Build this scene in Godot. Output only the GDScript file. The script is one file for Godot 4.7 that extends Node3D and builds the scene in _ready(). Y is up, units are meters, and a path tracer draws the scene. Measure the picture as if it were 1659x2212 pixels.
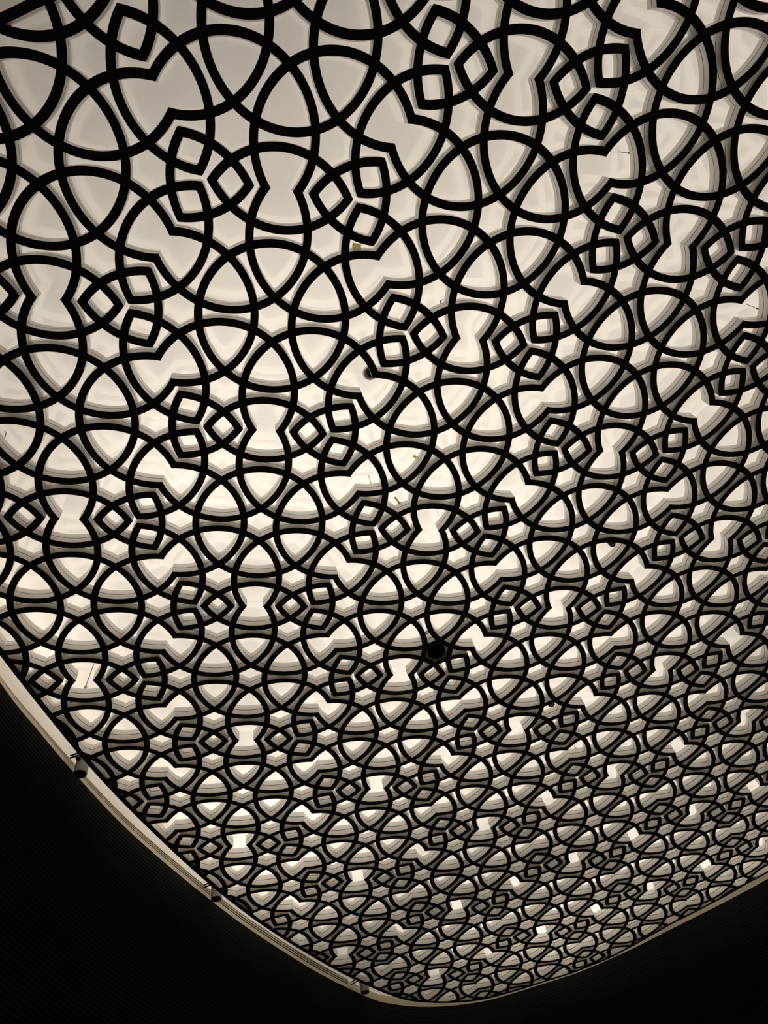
extends Node3D
# A fretwork ceiling screen of interlaced circles under a glossy stretched membrane that is lit from above.
# Plan coordinates (u, v) are in rosette spacings; A is one spacing in metres; heights z are spacings above the screen's underside.
const A := 0.7
const CAM_HEIGHT := 1.55
const CAM_PLAN := Vector2(-0.1568, 0.7669)
const DROP := 2.9063                      # camera to screen underside
const H := CAM_HEIGHT + DROP * A          # height of the screen's underside
const K := 0.38056                        # ring radius of a rosette
const RO := 0.841                         # outer and inner radius of the arc bands, in ring radii
const RI := 0.755
const G := 1.0 / K - 1.7320508            # gap between two rosettes, in ring radii
const T := 0.0358                         # thickness of one board
const JOINT := 0.0036
const MEMBRANE := 0.165
const LEDGE := 0.1

var M := {}
var names := {}
var outer: PackedVector2Array             # edge of the screen
var clip: PackedVector2Array              # where its openings stop
var room: PackedVector2Array              # face of the walls
var around: PackedVector2Array            # the same, closed
var rng := RandomNumberGenerator.new()

# ---------------------------------------------------------------- helpers
func at(u: float, v: float, z: float) -> Vector3:
	return Vector3(u * A, H + z * A, v * A)

func numbered(called: String) -> String:
	if not names.has(called):
		names[called] = 0
		return called
	names[called] += 1
	return "%s_%03d" % [called, names[called]]

func tag(o: Node, label := "", category := "", group := "", kind := "") -> Node:
	if label: o.set_meta("label", label)
	if category: o.set_meta("category", category)
	if group: o.set_meta("group", group)
	if kind: o.set_meta("kind", kind)
	return o

func thing(called: String, where: Vector3, label: String, category: String, group := "", kind := "") -> Node3D:
	var o := Node3D.new()
	o.name = numbered(called)
	add_child(o)
	o.position = where
	tag(o, label, category, group, kind)
	return o

func piece(called: String, mesh: Mesh, parent: Node, mat: Material = null) -> MeshInstance3D:
	var o := MeshInstance3D.new()
	o.name = numbered(called) if parent == self else called
	o.mesh = mesh
	if mat: o.material_override = mat
	parent.add_child(o, true)
	return o

func begin() -> SurfaceTool:
	var st := SurfaceTool.new()
	st.begin(Mesh.PRIMITIVE_TRIANGLES)
	return st

func tri(st: SurfaceTool, a: Vector3, b: Vector3, c: Vector3, na: Vector3, nb: Vector3, nc: Vector3) -> void:
	if (c - a).cross(b - a).dot(na + nb + nc) < 0.0:
		var t := b; b = c; c = t
		t = nb; nb = nc; nc = t
	st.set_normal(na); st.add_vertex(a)
	st.set_normal(nb); st.add_vertex(b)
	st.set_normal(nc); st.add_vertex(c)

func flat(st: SurfaceTool, a: Vector3, b: Vector3, c: Vector3, towards: Vector3) -> void:
	var n := (c - a).cross(b - a).normalized()
	if n.dot(towards) < 0.0: n = -n
	tri(st, a, b, c, n, n, n)

func quad(st: SurfaceTool, a: Vector3, b: Vector3, c: Vector3, d: Vector3, towards: Vector3) -> void:
	flat(st, a, b, c, towards)
	flat(st, a, c, d, towards)

func box(st: SurfaceTool, lo: Vector3, hi: Vector3, xf := Transform3D.IDENTITY) -> void:
	var p: Array[Vector3] = []
	for i in 8:
		p.append(xf * Vector3(hi.x if i & 1 else lo.x, hi.y if i & 2 else lo.y, hi.z if i & 4 else lo.z))
	for f in [[0, 1, 3, 2, Vector3.FORWARD], [4, 5, 7, 6, Vector3.BACK], [0, 1, 5, 4, Vector3.DOWN], [2, 3, 7, 6, Vector3.UP], [0, 2, 6, 4, Vector3.LEFT], [1, 3, 7, 5, Vector3.RIGHT]]:
		quad(st, p[f[0]], p[f[1]], p[f[2]], p[f[3]], xf.basis * f[4])

# a lathe round the y axis; profile points are (radius, y); corners stay sharp
func lathe(st: SurfaceTool, profile: PackedVector2Array, n := 32, xf := Transform3D.IDENTITY) -> void:
	for i in profile.size() - 1:
		var p := profile[i]
		var q := profile[i + 1]
		var d := (q - p).normalized()
		for j in n:
			var c0 := Vector2.from_angle(TAU * j / n)
			var c1 := Vector2.from_angle(TAU * (j + 1) / n)
			var n0 := xf.basis * Vector3(c0.x * d.y, -d.x, c0.y * d.y)
			var n1 := xf.basis * Vector3(c1.x * d.y, -d.x, c1.y * d.y)
			var a := xf * Vector3(c0.x * p.x, p.y, c0.y * p.x)
			var b := xf * Vector3(c1.x * p.x, p.y, c1.y * p.x)
			var e := xf * Vector3(c1.x * q.x, q.y, c1.y * q.x)
			var f := xf * Vector3(c0.x * q.x, q.y, c0.y * q.x)
			if p.x > 1e-6: tri(st, a, b, e, n0, n1, n1)
			if q.x > 1e-6: tri(st, a, e, f, n0, n1, n0)

func tube(st: SurfaceTool, path: Array, r: float, n := 8) -> void:
	var rings := []
	for i in path.size():
		var d: Vector3 = (path[min(i + 1, path.size() - 1)] - path[max(i - 1, 0)]).normalized()
		var side := d.cross(Vector3.UP if absf(d.y) < 0.9 else Vector3.RIGHT).normalized()
		var up := side.cross(d)
		var ring := []
		for j in n:
			var a := TAU * j / n
			ring.append((side * cos(a) + up * sin(a)))
		rings.append(ring)
	for i in path.size() - 1:
		for j in n:
			var k := (j + 1) % n
			var a: Vector3 = path[i] + rings[i][j] * r
			var b: Vector3 = path[i] + rings[i][k] * r
			var c: Vector3 = path[i + 1] + rings[i + 1][k] * r
			var d: Vector3 = path[i + 1] + rings[i + 1][j] * r
			tri(st, a, b, c, rings[i][j], rings[i][k], rings[i + 1][k])
			tri(st, a, c, d, rings[i][j], rings[i + 1][k], rings[i + 1][j])
	for e in [0, path.size() - 1]:
		var out: Vector3 = (path[e] - path[1 if e == 0 else e - 1])
		for j in range(1, n - 1):
			flat(st, path[e] + rings[e][0] * r, path[e] + rings[e][j] * r, path[e] + rings[e][j + 1] * r, out)

func smooth(points: Array, steps: int) -> PackedVector2Array:
	var out := PackedVector2Array()
	for i in points.size() - 1:
		var p0: Vector2 = points[max(i - 1, 0)]
		var p1: Vector2 = points[i]
		var p2: Vector2 = points[i + 1]
		var p3: Vector2 = points[min(i + 2, points.size() - 1)]
		for s in steps:
			out.append(p1.cubic_interpolate(p2, p0, p3, float(s) / steps))
	out.append(points[-1])
	return out

func noise_texture(seed_: int, freq: float, lo: Color, hi: Color, size := 512) -> NoiseTexture2D:
	var n := FastNoiseLite.new()
	n.seed = seed_
	n.frequency = freq
	n.fractal_octaves = 4
	var t := NoiseTexture2D.new()
	t.width = size; t.height = size
	t.seamless = true
	t.noise = n
	var g := Gradient.new()
	g.set_color(0, lo); g.set_color(1, hi)
	t.color_ramp = g
	return t

func mat(color: Color, rough: float, specular := 0.5, metal := 0.0) -> StandardMaterial3D:
	var m := StandardMaterial3D.new()
	m.albedo_color = color
	m.roughness = rough
	m.metallic_specular = specular
	m.metallic = metal
	return m

# ---------------------------------------------------------------- first things
func _ready() -> void:
	rng.seed = 7
	set_camera()
	set_environment()
	make_materials()
	set_curves()
	light_panels()
	edge_strips()
	build_room()
	build_screen()
	build_edge()
	build_fittings()

func set_camera() -> void:
	var cam := Camera3D.new()
	cam.name = "camera"
	cam.fov = rad_to_deg(2.0 * atan(1106.0 / 1483.03))
	cam.near = 0.05
	cam.far = 60.0
	var right := Vector3(0.97441, -0.17401, 0.14225)
	var up := Vector3(-0.03580, 0.50466, 0.86258)
	cam.transform = Transform3D(Basis(right, up, right.cross(up)).orthonormalized(), Vector3(CAM_PLAN.x * A, CAM_HEIGHT, CAM_PLAN.y * A))
	add_child(cam)
	cam.current = true

func set_environment() -> void:
	var e := Environment.new()
	e.background_mode = Environment.BG_COLOR
	e.background_color = Color.BLACK
	e.tonemap_mode = Environment.TONE_MAPPER_LINEAR
	e.tonemap_exposure = 1.0
	e.sdfgi_enabled = true
	e.ssao_enabled = true
	e.ssil_enabled = true
	var w := WorldEnvironment.new()
	w.name = "environment"
	w.environment = e
	add_child(w)

const PANEL_ENERGY := 1.54
const WARM := Color(1.0, 0.955, 0.91)
# (u, v, dimming) of the LED panels in the void above the membrane
const PANELS := [
	[-0.48, -2.55, 0.35], [-0.95, -1.7, 0.5], [-0.48, -0.85, 0.65], [-0.95, 0.0, 0.26], [-0.48, 0.85, 0.18], 
	[0.48, -4.25, 0.86], [0.0, -3.4, 0.81], [0.48, -2.55, 0.36], [0.0, -1.7, 0.25], [0.48, -0.85, 0.5], [0.0, 0.0, 0.41], [0.48, 0.85, 0.21], 
	[1.42, -4.25, 0.1], [0.95, -3.4, 0.39], [1.42, -2.55, 0.41], [0.95, -1.7, 0.39], [1.42, -0.85, 0.47], [0.95, 0.0, 0.43], [1.42, 0.85, 0.23], [0.95, 1.7, 0.33],
	[1.9, -5.1, 0.84], [2.38, -4.25, 0.1], [1.9, -3.4, 0.39], [2.38, -2.55, 0.35], [1.9, -1.7, 0.38], [2.38, -0.85, 0.36], [1.9, 0.0, 0.28], [2.38, 0.85, 0.27], [1.9, 1.7, 0.33],
	[2.85, -5.1, 1.2], [3.32, -4.25, 0.53], [2.85, -3.4, 0.31], [3.32, -2.55, 0.35], [2.85, -1.7, 0.36], [3.32, -0.85, 0.35], [2.85, 0.0, 0.31], [3.32, 0.85, 0.34], [2.85, 1.7, 0.34],
	[4.27, -4.25, 0.94], [3.8, -3.4, 0.3], [4.27, -2.55, 0.33], [3.8, 0.0, 0.35], [4.75, -3.4, 0.32]]

func light_panels() -> void:
	var w := 0.22 * A
	var st := begin()
	box(st, Vector3(-w - 0.01, 0.012, -w - 0.01), Vector3(w + 0.01, 0.05, w + 0.01))
	var housing := st.commit()
	st = begin()
	box(st, Vector3(-w, 0.004, -w), Vector3(w, 0.012, w))
	var glow := st.commit()
	for p in PANELS:
		if not Geometry2D.is_point_in_polygon(Vector2(p[0], p[1]), clip): continue
		var t := thing("light_panel", at(p[0], p[1], 0.95), "square LED panel hung above the stretched ceiling membrane", "ceiling light", "LED panels above the membrane")
		piece("housing", housing, t, M.metal)
		piece("light_diffuser", glow, t, M.glow)
		var l := AreaLight3D.new()
		l.name = "light"
		l.area_size = Vector2(2 * w, 2 * w)
		l.light_energy = PANEL_ENERGY * p[2]
		l.light_color = WARM
		l.shadow_enabled = true
		l.set("area_range", 14.0)
		l.set("area_attenuation", 2.0)
		l.rotation_degrees.x = -90
		t.add_child(l)

const EDGE_STRIPS := [
	[-1.24, 0.55, 0.05], [-1.5, -0.3, 0.06], [-1.48, -0.9, 0.07], [-1.36, -1.45, 0.08], [-1.19, -1.95, 0.09], [-0.98, -2.45, 0.09], [-0.73, -2.97, 0.08], [-0.45, -3.48, 0.07], [-0.14, -3.98, 0.06], [0.2, -4.47, 0.05], [0.57, -4.93, 0.05], [0.97, -5.36, 0.05],
	[1.42, -5.78, 0.05], [2.0, -6.04, 0.05], [2.6, -5.97, 0.05], [3.15, -5.72, 0.04], [3.65, -5.35, 0.04], [4.1, -4.92, 0.05], [4.55, -4.47, 0.05]]

func edge_strips() -> void:
	# short LED strips over the margin of the screen
	var st := begin()
	box(st, Vector3(-0.17, 0.01, -0.04), Vector3(0.17, 0.035, 0.04))
	var housing := st.commit()
	st = begin()
	box(st, Vector3(-0.16, 0.004, -0.03), Vector3(0.16, 0.01, 0.03))
	var glow := st.commit()
	for p in EDGE_STRIPS:
		var t := thing("strip_light", at(p[0], p[1], 0.5), "short LED strip hung above the curved edge of the screen", "ceiling light", "LED strips above the edge")
		var o := outward(room, nearest(room, Vector2(p[0], p[1])))
		t.rotation.y = -atan2(o.x, -o.y)
		piece("housing", housing, t, M.metal)
		piece("light_diffuser", glow, t, M.glow)
		var l := AreaLight3D.new()
		l.name = "light"
		l.area_size = Vector2(0.32, 0.06)
		l.light_energy = PANEL_ENERGY * p[2]
		l.light_color = Color(1.0, 0.92, 0.82)
		l.shadow_enabled = true
		l.set("area_range", 14.0)
		l.set("area_attenuation", 2.0)
		l.rotation_degrees.x = -90
		t.add_child(l)

func make_materials() -> void:
	M.black = mat(Color(0.38, 0.38, 0.4), 0.8, 0.1)
	M.board = mat(Color(0.97, 0.962, 0.945), 0.22, 1.0)
	M.membrane = mat(Color(0.95, 0.945, 0.94), 0.015, 1.0, 0.12)
	M.board.albedo_texture = noise_texture(5, 0.02, Color(0.965, 0.955, 0.935), Color(1, 1, 1))
	M.board.uv1_triplanar = true
	M.board.uv1_world_triplanar = true
	M.board.uv1_scale = Vector3(4, 4, 4)
	M.raw = mat(Color(0.56, 0.47, 0.36), 0.9, 0.2)
	M.membrane.backlight_enabled = true
	M.membrane.backlight = Color(0.5, 0.5, 0.495)
	M.membrane.clearcoat_enabled = true
	M.membrane.clearcoat = 1.0
	M.membrane.clearcoat_roughness = 0.01
	M.plaster = mat(Color(0.88, 0.84, 0.75), 0.7, 0.3)
	M.wall = mat(Color(0.145, 0.14, 0.135), 0.8, 0.1)
	M.floor = mat(Color(0.88, 0.87, 0.85), 0.5, 0.3)
	M.slab = mat(Color(0.55, 0.54, 0.52), 0.9, 0.2)
	M.metal = mat(Color(0.75, 0.75, 0.74), 0.45, 0.5, 0.3)
	M.spot = mat(Color(0.52, 0.51, 0.49), 0.5, 0.4)
	M.gloss = mat(Color(0.03, 0.03, 0.03), 0.08, 0.5)
	M.dark = mat(Color(0.05, 0.05, 0.05), 0.6, 0.3)
	M.steel = mat(Color(0.6, 0.56, 0.49), 0.4, 0.5, 0.2)
	M.tape = mat(Color(0.86, 0.8, 0.62), 0.7, 0.2)
	M.tape.backlight_enabled = true
	M.tape.backlight = Color(1.0, 0.94, 0.74)
	M.white = mat(Color(0.93, 0.92, 0.9), 0.3, 0.5)
	M.fin = mat(Color(0.72, 0.67, 0.58), 0.4, 0.5, 0.2)
	M.glow = mat(Color(0.9, 0.9, 0.88), 0.5)
	M.glow.emission_enabled = true
	M.glow.emission = WARM
	M.glow.emission_energy_multiplier = 1.0

func set_curves() -> void:
	var edge := [Vector2(3.0, 2.4), Vector2(1.8, 2.27), Vector2(0.8, 1.93), Vector2(0.05, 1.55), Vector2(-0.5, 1.145), Vector2(-0.888, 0.93), Vector2(-1.2, 0.715), Vector2(-1.42, 0.1), Vector2(-1.5, -0.5), Vector2(-1.46, -1.05), Vector2(-1.37, -1.5),
		Vector2(-1.252, -1.82), Vector2(-1.081, -2.227), Vector2(-0.871, -2.693), Vector2(-0.597, -3.213), Vector2(-0.204, -3.876), Vector2(0.178, -4.428), Vector2(0.595, -4.94), Vector2(1.0, -5.382), Vector2(1.43, -5.775), Vector2(1.709, -5.925), Vector2(2.041, -6.007), Vector2(2.37, -5.998),
		Vector2(2.86, -5.827), Vector2(3.122, -5.719), Vector2(3.273, -5.632), Vector2(3.409, -5.546), Vector2(3.555, -5.412), Vector2(3.685, -5.281), Vector2(3.888, -5.063), Vector2(4.079, -4.898), Vector2(4.263, -4.725), Vector2(4.436, -4.534), Vector2(4.551, -4.422),
		Vector2(4.95, -4.0), Vector2(5.35, -3.35), Vector2(5.6, -2.4), Vector2(5.5, -0.8), Vector2(5.1, 0.8), Vector2(4.6, 1.9), Vector2(4.0, 2.35)]
	outer = smooth(edge, 8)
	clip = Geometry2D.offset_polygon(outer, -0.031, Geometry2D.JOIN_MITER)[0]
	var k := (DROP + LEDGE) / DROP
	var seen := [Vector2(-1.274, -2.0), Vector2(-1.122, -2.369), Vector2(-0.971, -2.707), Vector2(-0.727, -3.2), Vector2(-0.408, -3.731), Vector2(0.009, -4.355), Vector2(0.416, -4.885), Vector2(0.743, -5.275), Vector2(1.19, -5.73), Vector2(1.435, -5.892), Vector2(1.72, -6.004), Vector2(2.065, -6.052), Vector2(2.4, -6.02),
		Vector2(2.866, -5.849), Vector2(3.128, -5.741), Vector2(3.279, -5.653), Vector2(3.414, -5.562), Vector2(3.6, -5.422), Vector2(3.725, -5.315), Vector2(3.917, -5.14), Vector2(4.11, -4.975), Vector2(4.299, -4.807), Vector2(4.482, -4.633), Vector2(4.615, -4.494)]
	var face := [Vector2(3.0, 2.65), Vector2(1.75, 2.5), Vector2(0.68, 2.14), Vector2(-0.08, 1.74), Vector2(-0.58, 1.4), Vector2(-0.98, 1.12), Vector2(-1.1, 1.03), Vector2(-1.4, 0.8), Vector2(-1.6, 0.15), Vector2(-1.68, -0.55), Vector2(-1.62, -1.15)]
	for p in seen: face.append(CAM_PLAN + (p - CAM_PLAN) * k)
	face.append_array([Vector2(5.25, -4.15), Vector2(5.65, -3.4), Vector2(5.85, -2.3), Vector2(5.75, -0.8), Vector2(5.35, 0.85), Vector2(4.8, 2.05), Vector2(4.1, 2.6)])
	room = smooth(face, 8)
	around = room.duplicate()
	around.append(room[0])
	if Geometry2D.is_polygon_clockwise(outer): outer.reverse()
	if Geometry2D.is_polygon_clockwise(clip): clip.reverse()

# ---------------------------------------------------------------- the room
func outward(line: PackedVector2Array, i: int) -> Vector2:
	var d := (line[mini(i + 1, line.size() - 1)] - line[maxi(i - 1, 0)]).normalized()
	var n := Vector2(d.y, -d.x)
	return n if n.dot(line[i] - Vector2(1.5, -1.5)) > 0.0 else -n

# sweeps a profile of (outward offset, z) along a plan line
func lean_at(i: int) -> float:
	# how far the slotted face leans in over its height: out at the left end, in towards the corner
	var a := nearest(room, Vector2(-1.33, -2.1))
	var b := nearest(room, Vector2(-0.15, -4.25))
	return clampf(remap(i, a, b, 0.022, -0.012), -0.018, 0.022)

func sweep(st: SurfaceTool, line: PackedVector2Array, profile: Array, ends := false, lean: Array = []) -> void:
	for i in line.size() - 1:
		var o0 := outward(line, i)
		var o1 := outward(line, i + 1)
		for j in profile.size() - 1:
			var p: Vector2 = profile[j]
			var q: Vector2 = profile[j + 1]
			var d := (q - p).normalized()
			var f := Vector2(-d.y, d.x)          # (outward, up) normal
			var n0 := Vector3(o0.x * f.x, f.y, o0.y * f.x)
			var n1 := Vector3(o1.x * f.x, f.y, o1.y * f.x)
			var lp := clampf((p.y - 0.1245) / 0.0412, 0.0, 1.0) if lean else 0.0
			var lq := clampf((q.y - 0.1245) / 0.0412, 0.0, 1.0) if lean else 0.0
			var l0: float = lean[i] if lean else 0.0
			var l1: float = lean[i + 1] if lean else 0.0
			var a := line[i] + o0 * (p.x + l0 * lp)
			var b := line[i + 1] + o1 * (p.x + l1 * lp)
			var c := line[i + 1] + o1 * (q.x + l1 * lq)
			var e := line[i] + o0 * (q.x + l0 * lq)
			tri(st, at(a.x, a.y, p.y), at(b.x, b.y, p.y), at(c.x, c.y, q.y), n0, n1, n1)
			tri(st, at(a.x, a.y, p.y), at(c.x, c.y, q.y), at(e.x, e.y, q.y), n0, n1, n0)
	if ends:
		for i in [0, line.size() - 1]:
			var o := outward(line, i)
			var pts: Array[Vector3] = []
			for p in profile: pts.append(at(line[i].x + o.x * p.x, line[i].y + o.y * p.x, p.y))
			for j in range(1, pts.size() - 2):
				flat(st, pts[0], pts[j], pts[j + 1], Vector3.UP)

func part_of(line: PackedVector2Array, i0: int, i1: int) -> PackedVector2Array:
	return line.slice(i0, i1 + 1)

func nearest(line: PackedVector2Array, p: Vector2) -> int:
	var best := 0
	for i in line.size():
		if line[i].distance_squared_to(p) < line[best].distance_squared_to(p): best = i
	return best

func build_room() -> void:
	var foot := -H / A
	# dark walls of fine horizontal battens under the ledge
	var profile := [Vector2(0.15, foot), Vector2(0.15, 1.35), Vector2(0.035, 1.35), Vector2(0.035, LEDGE), Vector2(0.004, LEDGE)]
	var z := LEDGE - 0.006
	while z > -2.4:
		profile.append_array([Vector2(0.005, z), Vector2(0.004, z - 0.003), Vector2(0.005, z - 0.017), Vector2(0.0085, z - 0.0195)])
		z -= 0.024
	profile.append_array([Vector2(0.004, z), Vector2(0.004, foot)])
	profile.reverse()
	var corner := nearest(room, Vector2(2.1, -6.25))
	var back := nearest(room, Vector2(-1.0, 1.1))
	for w in [["wall_back", 0, back], ["wall_left", back, corner], ["wall_right", corner, around.size() - 1]]:
		var st := begin()
		sweep(st, part_of(around, w[1], w[2]), profile)
		tag(piece(w[0], st.commit(), self, M.wall), "", "", "", "structure")
	var st := begin()
	box(st, Vector3(-2.6 * A, -0.1, -7.0 * A), Vector3(6.4 * A, 0.0, 2.8 * A))
	tag(piece("floor", st.commit(), self, M.floor), "", "", "", "structure")
	# the ceiling: a slab, and a glossy membrane stretched under it
	var c := thing("ceiling", Vector3.ZERO, "glossy white stretched ceiling membrane seen through the black screen", "", "", "structure")
	st = begin()
	box(st, Vector3(-2.6 * A, H + 1.35 * A, -7.0 * A), Vector3(6.4 * A, H + 1.5 * A, 2.8 * A))
	piece("slab", st.commit(), c, M.slab)
	piece("membrane", membrane_mesh(), c, M.membrane)

func sag(p: Vector2, n: FastNoiseLite) -> float:
	# slack of the membrane, with a few folds near the left edge
	var q := p - Vector2(-0.95, -2.05)
	var fold := exp(-q.length_squared() / 0.16) * sin(q.dot(Vector2(16.0, -9.0)))
	q = p - Vector2(-1.0, 0.72)
	fold += 0.7 * exp(-q.length_squared() / 0.1) * sin(q.dot(Vector2(6.0, 15.0)))
	return MEMBRANE + 0.006 * n.get_noise_2d(p.x, p.y) + 0.005 * fold

func membrane_mesh() -> Mesh:
	var n := FastNoiseLite.new()
	n.seed = 3
	n.frequency = 0.9
	n.fractal_octaves = 2
	var st := begin()
	var s := 0.05
	var e := 0.002
	var edge := Geometry2D.offset_polygon(room, 0.033, Geometry2D.JOIN_MITER)[0]
	for i in range(-47, 120):
		for j in range(-128, 53):
			var cell := PackedVector2Array([Vector2(i, j) * s, Vector2(i + 1, j) * s, Vector2(i + 1, j + 1) * s, Vector2(i, j + 1) * s])
			var inside := 0
			for p in cell: inside += int(Geometry2D.is_point_in_polygon(p, edge))
			var polys: Array = [cell]
			if inside == 0: continue
			if inside < 4: polys = Geometry2D.intersect_polygons(cell, edge)
			for poly in polys:
				var idx := Geometry2D.triangulate_polygon(poly)
				var pts: Array[Vector3] = []
				var nor: Array[Vector3] = []
				for p in poly:
					var zz := sag(p, n)
					pts.append(at(p.x, p.y, zz))
					nor.append(Vector3((sag(p + Vector2(e, 0), n) - zz) / e, -1.0, (sag(p + Vector2(0, e), n) - zz) / e).normalized())
				for q in range(0, idx.size(), 3):
					tri(st, pts[idx[q]], pts[idx[q + 1]], pts[idx[q + 2]], nor[idx[q]], nor[idx[q + 1]], nor[idx[q + 2]])
	return st.commit()

# ---------------------------------------------------------------- the fretwork screen
func crossing(c1: Vector2, r1: float, c2: Vector2, r2: float, near: Vector2) -> Vector2:
	var d := c2 - c1
	var l := d.length()
	var a := (r1 * r1 - r2 * r2 + l * l) / (2.0 * l)
	var h := sqrt(maxf(r1 * r1 - a * a, 0.0))
	var m := c1 + d / l * a
	var o := Vector2(-d.y, d.x) / l * h
	return m + o if (m + o).distance_squared_to(near) < (m - o).distance_squared_to(near) else m - o

func arc(c: Vector2, p: Vector2, q: Vector2, n: int) -> PackedVector2Array:
	var a := (p - c).angle()
	var d := wrapf((q - c).angle() - a, -PI, PI)
	var r := (p - c).length()
	var out := PackedVector2Array()
	for i in n + 1: out.append(c + Vector2.from_angle(a + d * i / n) * r)
	out[0] = p
	out[n] = q
	return out

# The bands round node a, with neighbours b and c, all one apart: one piece of board (a closed outline) and the arcs that face openings.
# s and e: where the outline starts and ends, each on an outer and an inner circle.
func corner(a: Vector2, b: Vector2, c: Vector2, so: Vector2, eo: Vector2, si: Vector2, ei: Vector2, tile: Dictionary) -> void:
	var ab := (b - a).normalized()
	var ac := (c - a).normalized()
	var k1 := crossing(b, RI, c, RO, a)
	var v := crossing(b, RO, c, RO, a)
	var k2 := crossing(c, RI, b, RO, a)
	var w := crossing(b, RI, c, RI, a)
	var arcs := [
		[arc(c, so, k1, 8), c, 1.0], [arc(b, k1, a + ab * (1.0 - RI), 3), b, -1.0],
		[arc(b, a + ab * (1.0 - RO), v, 4), b, 1.0], [arc(c, v, a + ac * (1.0 - RO), 4), c, 1.0],
		[arc(c, a + ac * (1.0 - RI), k2, 3), c, -1.0], [arc(b, k2, eo, 8), b, 1.0],
		[arc(b, ei, w, 9), b, -1.0], [arc(c, w, si, 9), c, -1.0]]
	var outline := PackedVector2Array()
	for x in arcs:
		for p in x[0]:
			if outline.is_empty() or outline[-1].distance_to(p) > 1e-5: outline.append(p)
	tile.pieces.append(outline)
	tile.arcs.append_array(arcs)

func moved(tile: Dictionary, xf: Transform2D) -> Dictionary:
	var out := {"pieces": [], "arcs": []}
	for p in tile.pieces: out.pieces.append(xf * p)
	for x in tile.arcs: out.arcs.append([xf * x[0], xf * x[1], x[2]])
	return out

func join(into: Dictionary, tile: Dictionary) -> void:
	into.pieces.append_array(tile.pieces)
	into.arcs.append_array(tile.arcs)

func triangle_tile(a: Vector2, b: Vector2, c: Vector2, tile: Dictionary) -> void:
	for t in [[a, b, c], [b, c, a], [c, a, b]]:
		var p: Vector2 = t[0]
		var q: Vector2 = t[1]
		var r: Vector2 = t[2]
		var to_pq := ((p + q) / 2 - r).normalized()
		var to_pr := ((p + r) / 2 - q).normalized()
		corner(p, q, r, r + to_pq * RO, q + to_pr * RO, r + to_pq * RI, q + to_pr * RI, tile)

func rosette_tile() -> Dictionary:
	var t := {"pieces": [], "arcs": []}
	for i in 6: triangle_tile(Vector2.ZERO, Vector2.from_angle(PI / 3 * i), Vector2.from_angle(PI / 3 * (i + 1)), t)
	return moved(t, Transform2D(0, Vector2(K, K), 0, Vector2.ZERO))

func bow_tile() -> Dictionary:
	var t := {"pieces": [], "arcs": []}
	for sx in [-1.0, 1.0]:
		for sy in [-1.0, 1.0]:
			var p := Vector2(0.5 * sx, G / 2 * sy)
			var q := Vector2(-0.5 * sx, G / 2 * sy)
			var v := Vector2(0, (G / 2 - sqrt(0.75)) * sy)
			var po := Vector2((sqrt(RO * RO - G * G / 4) - 0.5) * sx, 0)
			var pi := Vector2((sqrt(RI * RI - G * G / 4) - 0.5) * sx, 0)
			corner(p, q, v, v + Vector2(0, RO * sy), po, v + Vector2(0, RI * sy), pi, t)
	return moved(t, Transform2D(0, Vector2(K, K), 0, Vector2.ZERO))

func cluster_tile() -> Dictionary:
	var t := {"pieces": [], "arcs": []}
	var d := {"pieces": [], "arcs": []}
	var h := sqrt(0.75) - G / 2
	var xo := sqrt(RO * RO - h * h) - 0.5
	var xi := sqrt(RI * RI - h * h) - 0.5
	for s in [-1.0, 1.0]:
		var p := Vector2(0, G / 2 * s)
		var b := p + Vector2(0.5, -sqrt(0.75) * s)
		var c := p + Vector2(-0.5, -sqrt(0.75) * s)
		corner(p, b, c, Vector2(xo, 0), Vector2(-xo, 0), Vector2(xi, 0), Vector2(-xi, 0), d)
	for j in 3: join(t, moved(d, Transform2D(TAU / 3 * j, Vector2.ZERO) * Transform2D(0, Vector2(G / (2 * sqrt(3.0)), 0))))
	return moved(t, Transform2D(0, Vector2(K, K), 0, Vector2.ZERO))

func wall_strip(st: SurfaceTool, pts: PackedVector2Array, c: Vector2, sign_: float, y0: float, y1: float) -> void:
	for i in pts.size() - 1:
		var p := pts[i]
		var q := pts[i + 1]
		var n0 := (p - c).normalized() * sign_
		var n1 := (q - c).normalized() * sign_
		var m0 := Vector3(n0.x, 0, n0.y)
		var m1 := Vector3(n1.x, 0, n1.y)
		var a := Vector3(p.x, y0, p.y) * A
		var b := Vector3(q.x, y0, q.y) * A
		var e := Vector3(q.x, y1, q.y) * A
		var f := Vector3(p.x, y1, p.y) * A
		tri(st, a, b, e, m0, m1, m1)
		tri(st, a, e, f, m0, m1, m0)

func caps(st: SurfaceTool, pieces: Array, y: float, n: Vector3) -> void:
	for poly in pieces:
		var idx := Geometry2D.triangulate_polygon(poly)
		if idx.is_empty(): push_warning("no triangles")
		for q in range(0, idx.size(), 3):
			var a: Vector2 = poly[idx[q]]
			var b: Vector2 = poly[idx[q + 1]]
			var c: Vector2 = poly[idx[q + 2]]
			tri(st, Vector3(a.x, y, a.y) * A, Vector3(b.x, y, b.y) * A, Vector3(c.x, y, c.y) * A, n, n, n)

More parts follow.
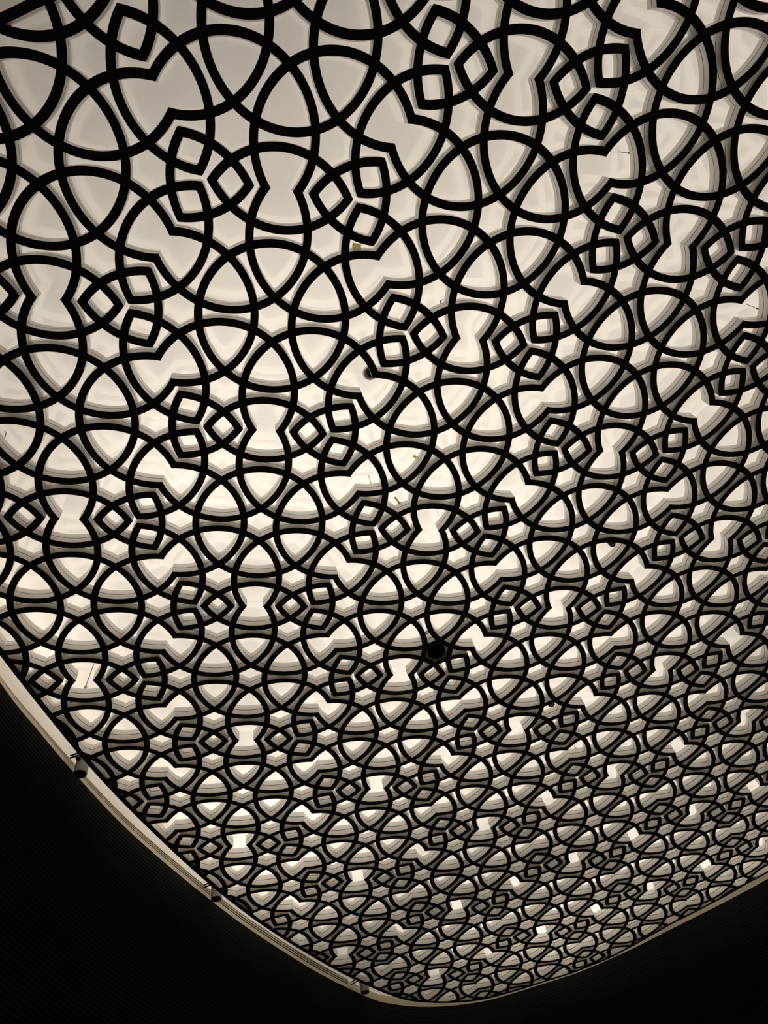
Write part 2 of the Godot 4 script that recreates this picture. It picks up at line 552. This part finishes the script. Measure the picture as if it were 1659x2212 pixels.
# lower board (black face) and upper board of a tile
func boards(tile: Dictionary) -> Array[Mesh]:
	var face := begin()
	face.set_material(M.black)
	caps(face, tile.pieces, 0.0, Vector3.DOWN)
	var low := begin()
	low.set_material(M.board)
	var high := begin()
	high.set_material(M.board)
	var y1 := T - JOINT / 2
	var y2 := T + JOINT / 2
	for x in tile.arcs:
		wall_strip(low, x[0], x[1], x[2], 0.0, y1)
		wall_strip(high, x[0], x[1], x[2], y2, 2 * T)
	var raw := begin()
	raw.set_material(M.raw)
	caps(raw, tile.pieces, y1, Vector3.UP)
	var raw2 := begin()
	raw2.set_material(M.raw)
	caps(raw2, tile.pieces, y2, Vector3.DOWN)
	caps(high, tile.pieces, 2 * T, Vector3.UP)
	return [low.commit(raw.commit(face.commit())), high.commit(raw2.commit())]

func clipped(tile: Dictionary) -> Dictionary:
	var out := {"pieces": [], "arcs": []}
	for p in tile.pieces:
		for q in Geometry2D.intersect_polygons(p, clip):
			if not Geometry2D.triangulate_polygon(q).is_empty(): out.pieces.append(q)
	for x in tile.arcs:
		for q in Geometry2D.intersect_polyline_with_polygon(x[0], clip):
			if q.size() > 1: out.arcs.append([q, x[1], x[2]])
	return out

func touches(p: PackedVector2Array, q: PackedVector2Array) -> bool:
	for a in p:
		for b in q:
			if a.distance_squared_to(b) < 1e-8: return true
	return false

# one tile for each run of pieces that hang together
func separate(tile: Dictionary) -> Array:
	var out := []
	var left: Array = tile.pieces.duplicate()
	while left:
		var t := {"pieces": [left.pop_back()], "arcs": []}
		var grew := true
		while grew:
			grew = false
			for q in left.duplicate():
				for p in t.pieces:
					if touches(p, q):
						t.pieces.append(q)
						left.erase(q)
						grew = true
						break
		for x in tile.arcs:
			for p in t.pieces:
				if touches(p, x[0]):
					t.arcs.append(x)
					break
		out.append(t)
	return out

func build_screen() -> void:
	var screen := thing("lattice_screen", at(0, 0, 0), "black-faced ceiling screen of interlaced circles, bow-ties and diamonds, two white-edged boards thick", "ceiling screen")
	var kinds := {"rosette": rosette_tile(), "bow_tie": bow_tile(), "diamond_cluster": cluster_tile()}
	var whole := {}
	for k in kinds: whole[k] = boards(kinds[k])
	for i in range(-4, 9):
		for j in range(-12, 7):
			var c := Vector2(i * cos(PI / 6), i * 0.5 + j)
			if c.x < -3.0 or c.x > 6.8 or c.y > 3.5 or c.y < -7.5: continue
			place(screen, "rosette", kinds, whole, c, 0.0)
			for d in 3: place(screen, "bow_tie", kinds, whole, c + Vector2.from_angle(PI / 6 + d * PI / 3) * 0.5, PI / 6 + d * PI / 3 - PI / 2)
			place(screen, "diamond_cluster", kinds, whole, c + Vector2.from_angle(0.0) / sqrt(3.0), 0.0)
			place(screen, "diamond_cluster", kinds, whole, c + Vector2.from_angle(PI / 3) / sqrt(3.0), PI / 3)
	# the solid margin round the edge
	var rim := [clip.duplicate(), outer.duplicate()]
	var face := begin()
	face.set_material(M.black)
	var low := begin()
	low.set_material(M.board)
	var high := begin()
	high.set_material(M.board)
	var n := outer.size()
	for i in n:
		var p := outer[i]
		var q := outer[(i + 1) % n]
		var ip := Geometry2D.get_closest_point_to_segment(p, p, p)
		ip = inset(p)
		var iq := inset(q)
		var o := Vector3(q.y - p.y, 0, p.x - q.x)
		for l in [[face, low, 0.0, T - JOINT / 2], [high, high, T + JOINT / 2, 2 * T]]:
			quad(l[0], Vector3(p.x, l[2], p.y) * A, Vector3(q.x, l[2], q.y) * A, Vector3(iq.x, l[2], iq.y) * A, Vector3(ip.x, l[2], ip.y) * A, Vector3.DOWN)
			quad(l[1], Vector3(p.x, l[3], p.y) * A, Vector3(q.x, l[3], q.y) * A, Vector3(iq.x, l[3], iq.y) * A, Vector3(ip.x, l[3], ip.y) * A, Vector3.UP)
			quad(l[1], Vector3(p.x, l[2], p.y) * A, Vector3(q.x, l[2], q.y) * A, Vector3(q.x, l[3], q.y) * A, Vector3(p.x, l[3], p.y) * A, o)
			quad(l[1], Vector3(ip.x, l[2], ip.y) * A, Vector3(iq.x, l[2], iq.y) * A, Vector3(iq.x, l[3], iq.y) * A, Vector3(ip.x, l[3], ip.y) * A, -o)
	var m := piece("solid_margin", low.commit(face.commit()), screen)
	piece("upper_board", high.commit(), m)

func inset(p: Vector2) -> Vector2:
	var best := p
	var far := 1e9
	for i in clip.size():
		var q := Geometry2D.get_closest_point_to_segment(p, clip[i], clip[(i + 1) % clip.size()])
		if q.distance_squared_to(p) < far:
			far = q.distance_squared_to(p)
			best = q
	return best

func place(screen: Node3D, kind: String, kinds: Dictionary, whole: Dictionary, c: Vector2, turn: float) -> void:
	var reach := 0.42
	var inside := 0
	for k in 16: inside += int(Geometry2D.is_point_in_polygon(c + Vector2.from_angle(TAU * k / 16) * reach, clip))
	var meshes: Array[Mesh]
	var where := Vector3(c.x, 0, c.y) * A
	if inside == 16:
		meshes.assign(whole[kind])
	else:
		for t in separate(clipped(moved(kinds[kind], Transform2D(turn, c)))):
			meshes = boards(t)
			piece("upper_board", meshes[1], piece(kind, meshes[0], screen))
		return
	var o := piece(kind, meshes[0], screen)
	o.position = where
	o.rotation.y = -turn
	piece("upper_board", meshes[1], o)

# ---------------------------------------------------------------- fascia, slots, lamps
func build_edge() -> void:
	var stop := nearest(room, Vector2(1.07, -5.72))
	var low := begin()
	sweep(low, around, [Vector2(0.034, LEDGE), Vector2(0.0, LEDGE), Vector2(-0.002, 0.122), Vector2(0.001, 0.1245), Vector2(0.034, 0.1245)])
	tag(piece("trim_1", low.commit(), self, M.plaster), "", "", "", "structure")
	var up := begin()
	sweep(up, part_of(around, stop, around.size() - 1), [Vector2(0.034, 0.1245), Vector2(0.0, 0.1245), Vector2(0.0, 0.175)])
	tag(piece("trim_2", up.commit(), self, M.plaster), "", "", "", "structure")
	var d := thing("slot_diffuser", at(room[stop].x, room[stop].y, 0.145), "long cream air grille with three dark slots along the curved left edge", "air grille")
	var run := part_of(room, 0, stop)
	var lean := []
	for i in run.size(): lean.append(lean_at(i))
	for k in 4:
		var st := begin()
		var z := 0.1245 + 0.012 * k
		sweep(st, run, [Vector2(0.007, z), Vector2(0.0, z), Vector2(0.0, z + 0.0048), Vector2(0.007, z + 0.0048), Vector2(0.007, z)], false, lean)
		var o := piece("rail", st.commit(), d, M.plaster)
		o.position = -d.position
	var plate := begin()
	sweep(plate, run, [Vector2(0.012, 0.1245), Vector2(0.012, 0.1725)], false, lean)
	piece("back_plate", plate.commit(), d, M.dark).position = -d.position
	var walked := 0.0
	for i in range(1, run.size()):
		walked += run[i].distance_to(run[i - 1])
		if walked < 0.33: continue
		walked = 0.0
		for k in 3:
			var st := begin()
			var n := outward(run, i)
			var l: float = lean[i] * (0.0052 + 0.012 * k + 0.0034) / 0.0412
			var xf := Transform3D(Basis(Vector3(n.y, 0, -n.x), Vector3.UP, Vector3(n.x, 0, n.y)), at(run[i].x + n.x * l, run[i].y + n.y * l, 0.1293 + 0.012 * k))
			box(st, Vector3(-0.004, 0, -0.0005), Vector3(0.004, 0.0072 * A, 0.0045), xf)
			var o := piece("bridge", st.commit(), d, M.plaster)
			o.position = -d.position

func build_fittings() -> void:
	spotlight(Vector2(-0.945, -2.765), 0.03, "nearest black-mouthed spotlight on the curved cream edge, upper left")
	spotlight(Vector2(-0.137, -4.146), 0.04, "middle spotlight on the slotted cream edge")
	spotlight(Vector2(1.148, -5.71), 0.04, "small spotlight where the slotted edge ends, near the ceiling corner")
	for r in [[Vector2(1.412, 0.813), "thin suspension rod inside the bow-tie opening near the top right"], [Vector2(2.297, 0.262), "thin suspension rod inside the bow-tie opening at the right border"], [Vector2(0.538, -0.787), "thin suspension rod with a small foot inside the central bow-tie opening"], [Vector2(2.259, -2.778), "short suspension rod in a far bow-tie opening"]]:
		var t := thing("suspension_rod", at(r[0].x, r[0].y, 2 * T), r[1], "hanger rod", "suspension rods of the screen")
		var st := begin()
		lathe(st, PackedVector2Array([Vector2(0, 0), Vector2(0.0012, 0), Vector2(0.0012, (MEMBRANE + 0.004 - 2 * T) * A), Vector2(0, (MEMBRANE + 0.004 - 2 * T) * A)]), 10)
		piece("rod", st.commit(), t, M.steel)
		st = begin()
		box(st, Vector3(-0.006, 0.0, -0.0022), Vector3(0.006, 0.0022, 0.0022))
		piece("foot", st.commit(), t, M.steel)
	# a black dome in a white trim ring on the membrane
	var t := thing("dome_fitting", at(0.473, -0.244, MEMBRANE - 0.004), "glossy black dome in a round white trim ring on the ceiling membrane", "dome fitting")
	var st := begin()
	var r := 0.03 * A
	lathe(st, PackedVector2Array([Vector2(r, 0.004), Vector2(r, -0.001), Vector2(r * 1.08, -0.002), Vector2(r * 1.22, 0.0), Vector2(r * 1.25, 0.003), Vector2(r, 0.004)]), 48)
	piece("trim_ring", st.commit(), t, M.white)
	st = begin()
	var arc_ := PackedVector2Array()
	for i in 13: arc_.append(Vector2(cos(PI / 2 * i / 12.0), -0.7 * sin(PI / 2 * i / 12.0)) * r * 0.98)
	lathe(st, arc_, 40)
	piece("dome", st.commit(), t, M.gloss)
	# a ribbed lamp that fills one hexagonal opening
	t = thing("ribbed_downlight", at(1.056, -1.83, 0.006), "black-faced ribbed downlight filling one hexagonal opening of the screen", "downlight")
	r = 0.0535 * A
	st = begin()
	lathe(st, PackedVector2Array([Vector2(0, 0.001), Vector2(r * 0.93, 0.001), Vector2(r * 0.95, 0), Vector2(r, 0), Vector2(r, 0.006), Vector2(r * 0.8, 0.008)]), 48)
	piece("face", st.commit(), t, M.dark)
	st = begin()
	lathe(st, PackedVector2Array([Vector2(r * 0.8, 0.006), Vector2(r * 0.8, 0.105)]), 32)
	piece("core", st.commit(), t, M.fin)
	for k in 8:
		st = begin()
		var y := 0.016 + 0.0115 * k
		lathe(st, PackedVector2Array([Vector2(r * 0.8, y), Vector2(r * 0.985, y), Vector2(r, y + 0.002), Vector2(r * 0.985, y + 0.004), Vector2(r * 0.8, y + 0.004)]), 40)
		piece("rib", st.commit(), t, M.fin)
	# two small black fittings that peep over the bands
	t = thing("sensor", at(2.005, -1.121, 0.104), "small round black sensor peeping into the top of a triangular opening, right of centre", "sensor")
	r = 0.0195 * A
	st = begin()
	lathe(st, PackedVector2Array([Vector2(0, -0.008), Vector2(r * 0.6, -0.006), Vector2(r * 0.92, 0.0), Vector2(r, 0.008), Vector2(r, 0.03)]), 32)
	piece("housing", st.commit(), t, M.dark)
	st = begin()
	lathe(st, PackedVector2Array([Vector2(r * 0.5, 0.03), Vector2(r * 0.5, (MEMBRANE - 0.1) * A)]), 20)
	piece("stem", st.commit(), t, M.dark)
	t = thing("junction_box", at(1.985, -2.393, 0.104), "small black box at the top of a hexagonal opening, lower right", "junction box")
	st = begin()
	box(st, Vector3(-0.012, 0, -0.011), Vector3(0.012, 0.026, 0.011), Transform3D(Basis(Vector3.UP, 0.35), Vector3.ZERO))
	piece("body", st.commit(), t, M.dark)
	st = begin()
	box(st, Vector3(-0.005, 0.026, -0.005), Vector3(0.005, (MEMBRANE - 0.104) * A, 0.005))
	piece("stem", st.commit(), t, M.dark)
	# scraps left on top of the boards
	tape(Vector2(0.734, -0.622), 0.019, 0.013, -0.45, "small square of tan tape on the rim of a triangular opening")
	tape(Vector2(0.6905, -0.88), 0.07, 0.011, -0.86, "long strip of tan tape across a hexagonal opening")
	tape(Vector2(0.7, -0.888), 0.02, 0.01, 0.6, "short stub of tan tape beside the long strip")
	tape(Vector2(0.324, 0.32), 0.036, 0.022, 0.0, "faint tan tape patch over a narrow chevron opening, upper middle")
	curl([Vector3(0.736, 0.142, 0.076), Vector3(0.729, 0.139, 0.08), Vector3(0.7245, 0.132, 0.083), Vector3(0.725, 0.126, 0.081), Vector3(0.732, 0.122, 0.076)], 0.0022, "short black curl of wire on the rim of a hexagonal opening", M.dark)
	curl([Vector3(-1.14, -0.652, 0.163), Vector3(-1.136, -0.65, 0.156), Vector3(-1.132, -0.656, 0.152), Vector3(-1.136, -0.668, 0.15), Vector3(-1.14, -0.678, 0.148)], 0.0018, "bent wire hook hanging from the membrane at the left border", M.steel)
	t = thing("hanging_plug", at(-0.893, -2.168, 0.118), "small plug on a thin cord hanging in a bow-tie opening near the left edge", "plug")
	st = begin()
	lathe(st, PackedVector2Array([Vector2(0, 0), Vector2(0.005, 0), Vector2(0.0055, 0.007), Vector2(0.002, 0.016), Vector2(0, 0.016)]), 16)
	piece("body", st.commit(), t, M.steel)
	st = begin()
	tube(st, [Vector3(0, 0.015, 0), at(-0.849, -2.033, MEMBRANE) - t.position], 0.0016)
	piece("cord", st.commit(), t, M.steel)

func tape(p: Vector2, long: float, wide: float, turn: float, label: String) -> void:
	var t := thing("tape_strip", at(p.x, p.y, 2 * T + 0.001), label, "tape", "scraps of tape on the screen")
	t.rotation.y = -turn
	var st := begin()
	box(st, Vector3(-long, -0.0008, -wide) * A / 2, Vector3(long, 0.0008, wide) * A / 2)
	piece("strip", st.commit(), t, M.tape)

func curl(path: Array, r: float, label: String, m: Material) -> void:
	var t := thing("wire_hook", at(path[0].x, path[0].y, path[0].z), label, "wire")
	var pts := []
	for p in path: pts.append(at(p.x, p.y, p.z) - t.position)
	var st := begin()
	tube(st, pts, r * A)
	piece("wire", st.commit(), t, m)

func spotlight(p: Vector2, z: float, label: String) -> void:
	var t := thing("spotlight", at(p.x, p.y, z), label, "spotlight", "spotlights along the curved edge")
	var r := 0.0385 * A
	var h := 0.098 * A
	var st := begin()
	lathe(st, PackedVector2Array([Vector2(r * 0.86, 0.02), Vector2(r * 0.88, 0), Vector2(r, 0.0), Vector2(r, h - 0.003), Vector2(r - 0.003, h), Vector2(0, h)]), 40)
	piece("housing", st.commit(), t, M.spot)
	st = begin()
	lathe(st, PackedVector2Array([Vector2(r * 0.86, 0.02), Vector2(r * 0.6, 0.034), Vector2(0, 0.036)]), 40)
	piece("recess", st.commit(), t, M.dark)
	# the arm and two clips that hold it in the slots of the edge
	var i := nearest(room, p)
	var n2 := outward(room, i)
	var n := Vector3(n2.x, 0, n2.y)
	var along := Vector3(n.z, 0, -n.x)
	if along.z < 0: along = -along
	var depth := (room[i] - p).dot(n2) * A
	var xf := Transform3D(Basis(along, Vector3.UP, n), Vector3.ZERO)
	st = begin()
	box(st, Vector3(r * 0.5, h * 0.72, -0.007), Vector3(r * 1.6, h * 0.98, 0.007), xf)
	piece("arm", st.commit(), t, M.dark)
	for k in 2:
		st = begin()
		var y := (0.125 + 0.018 * k - z) * A
		box(st, Vector3(r * 1.3, y, 0.0), Vector3(r * 1.55, y + 0.004, depth - 0.014), xf)
		piece("clip", st.commit(), t, M.dark)
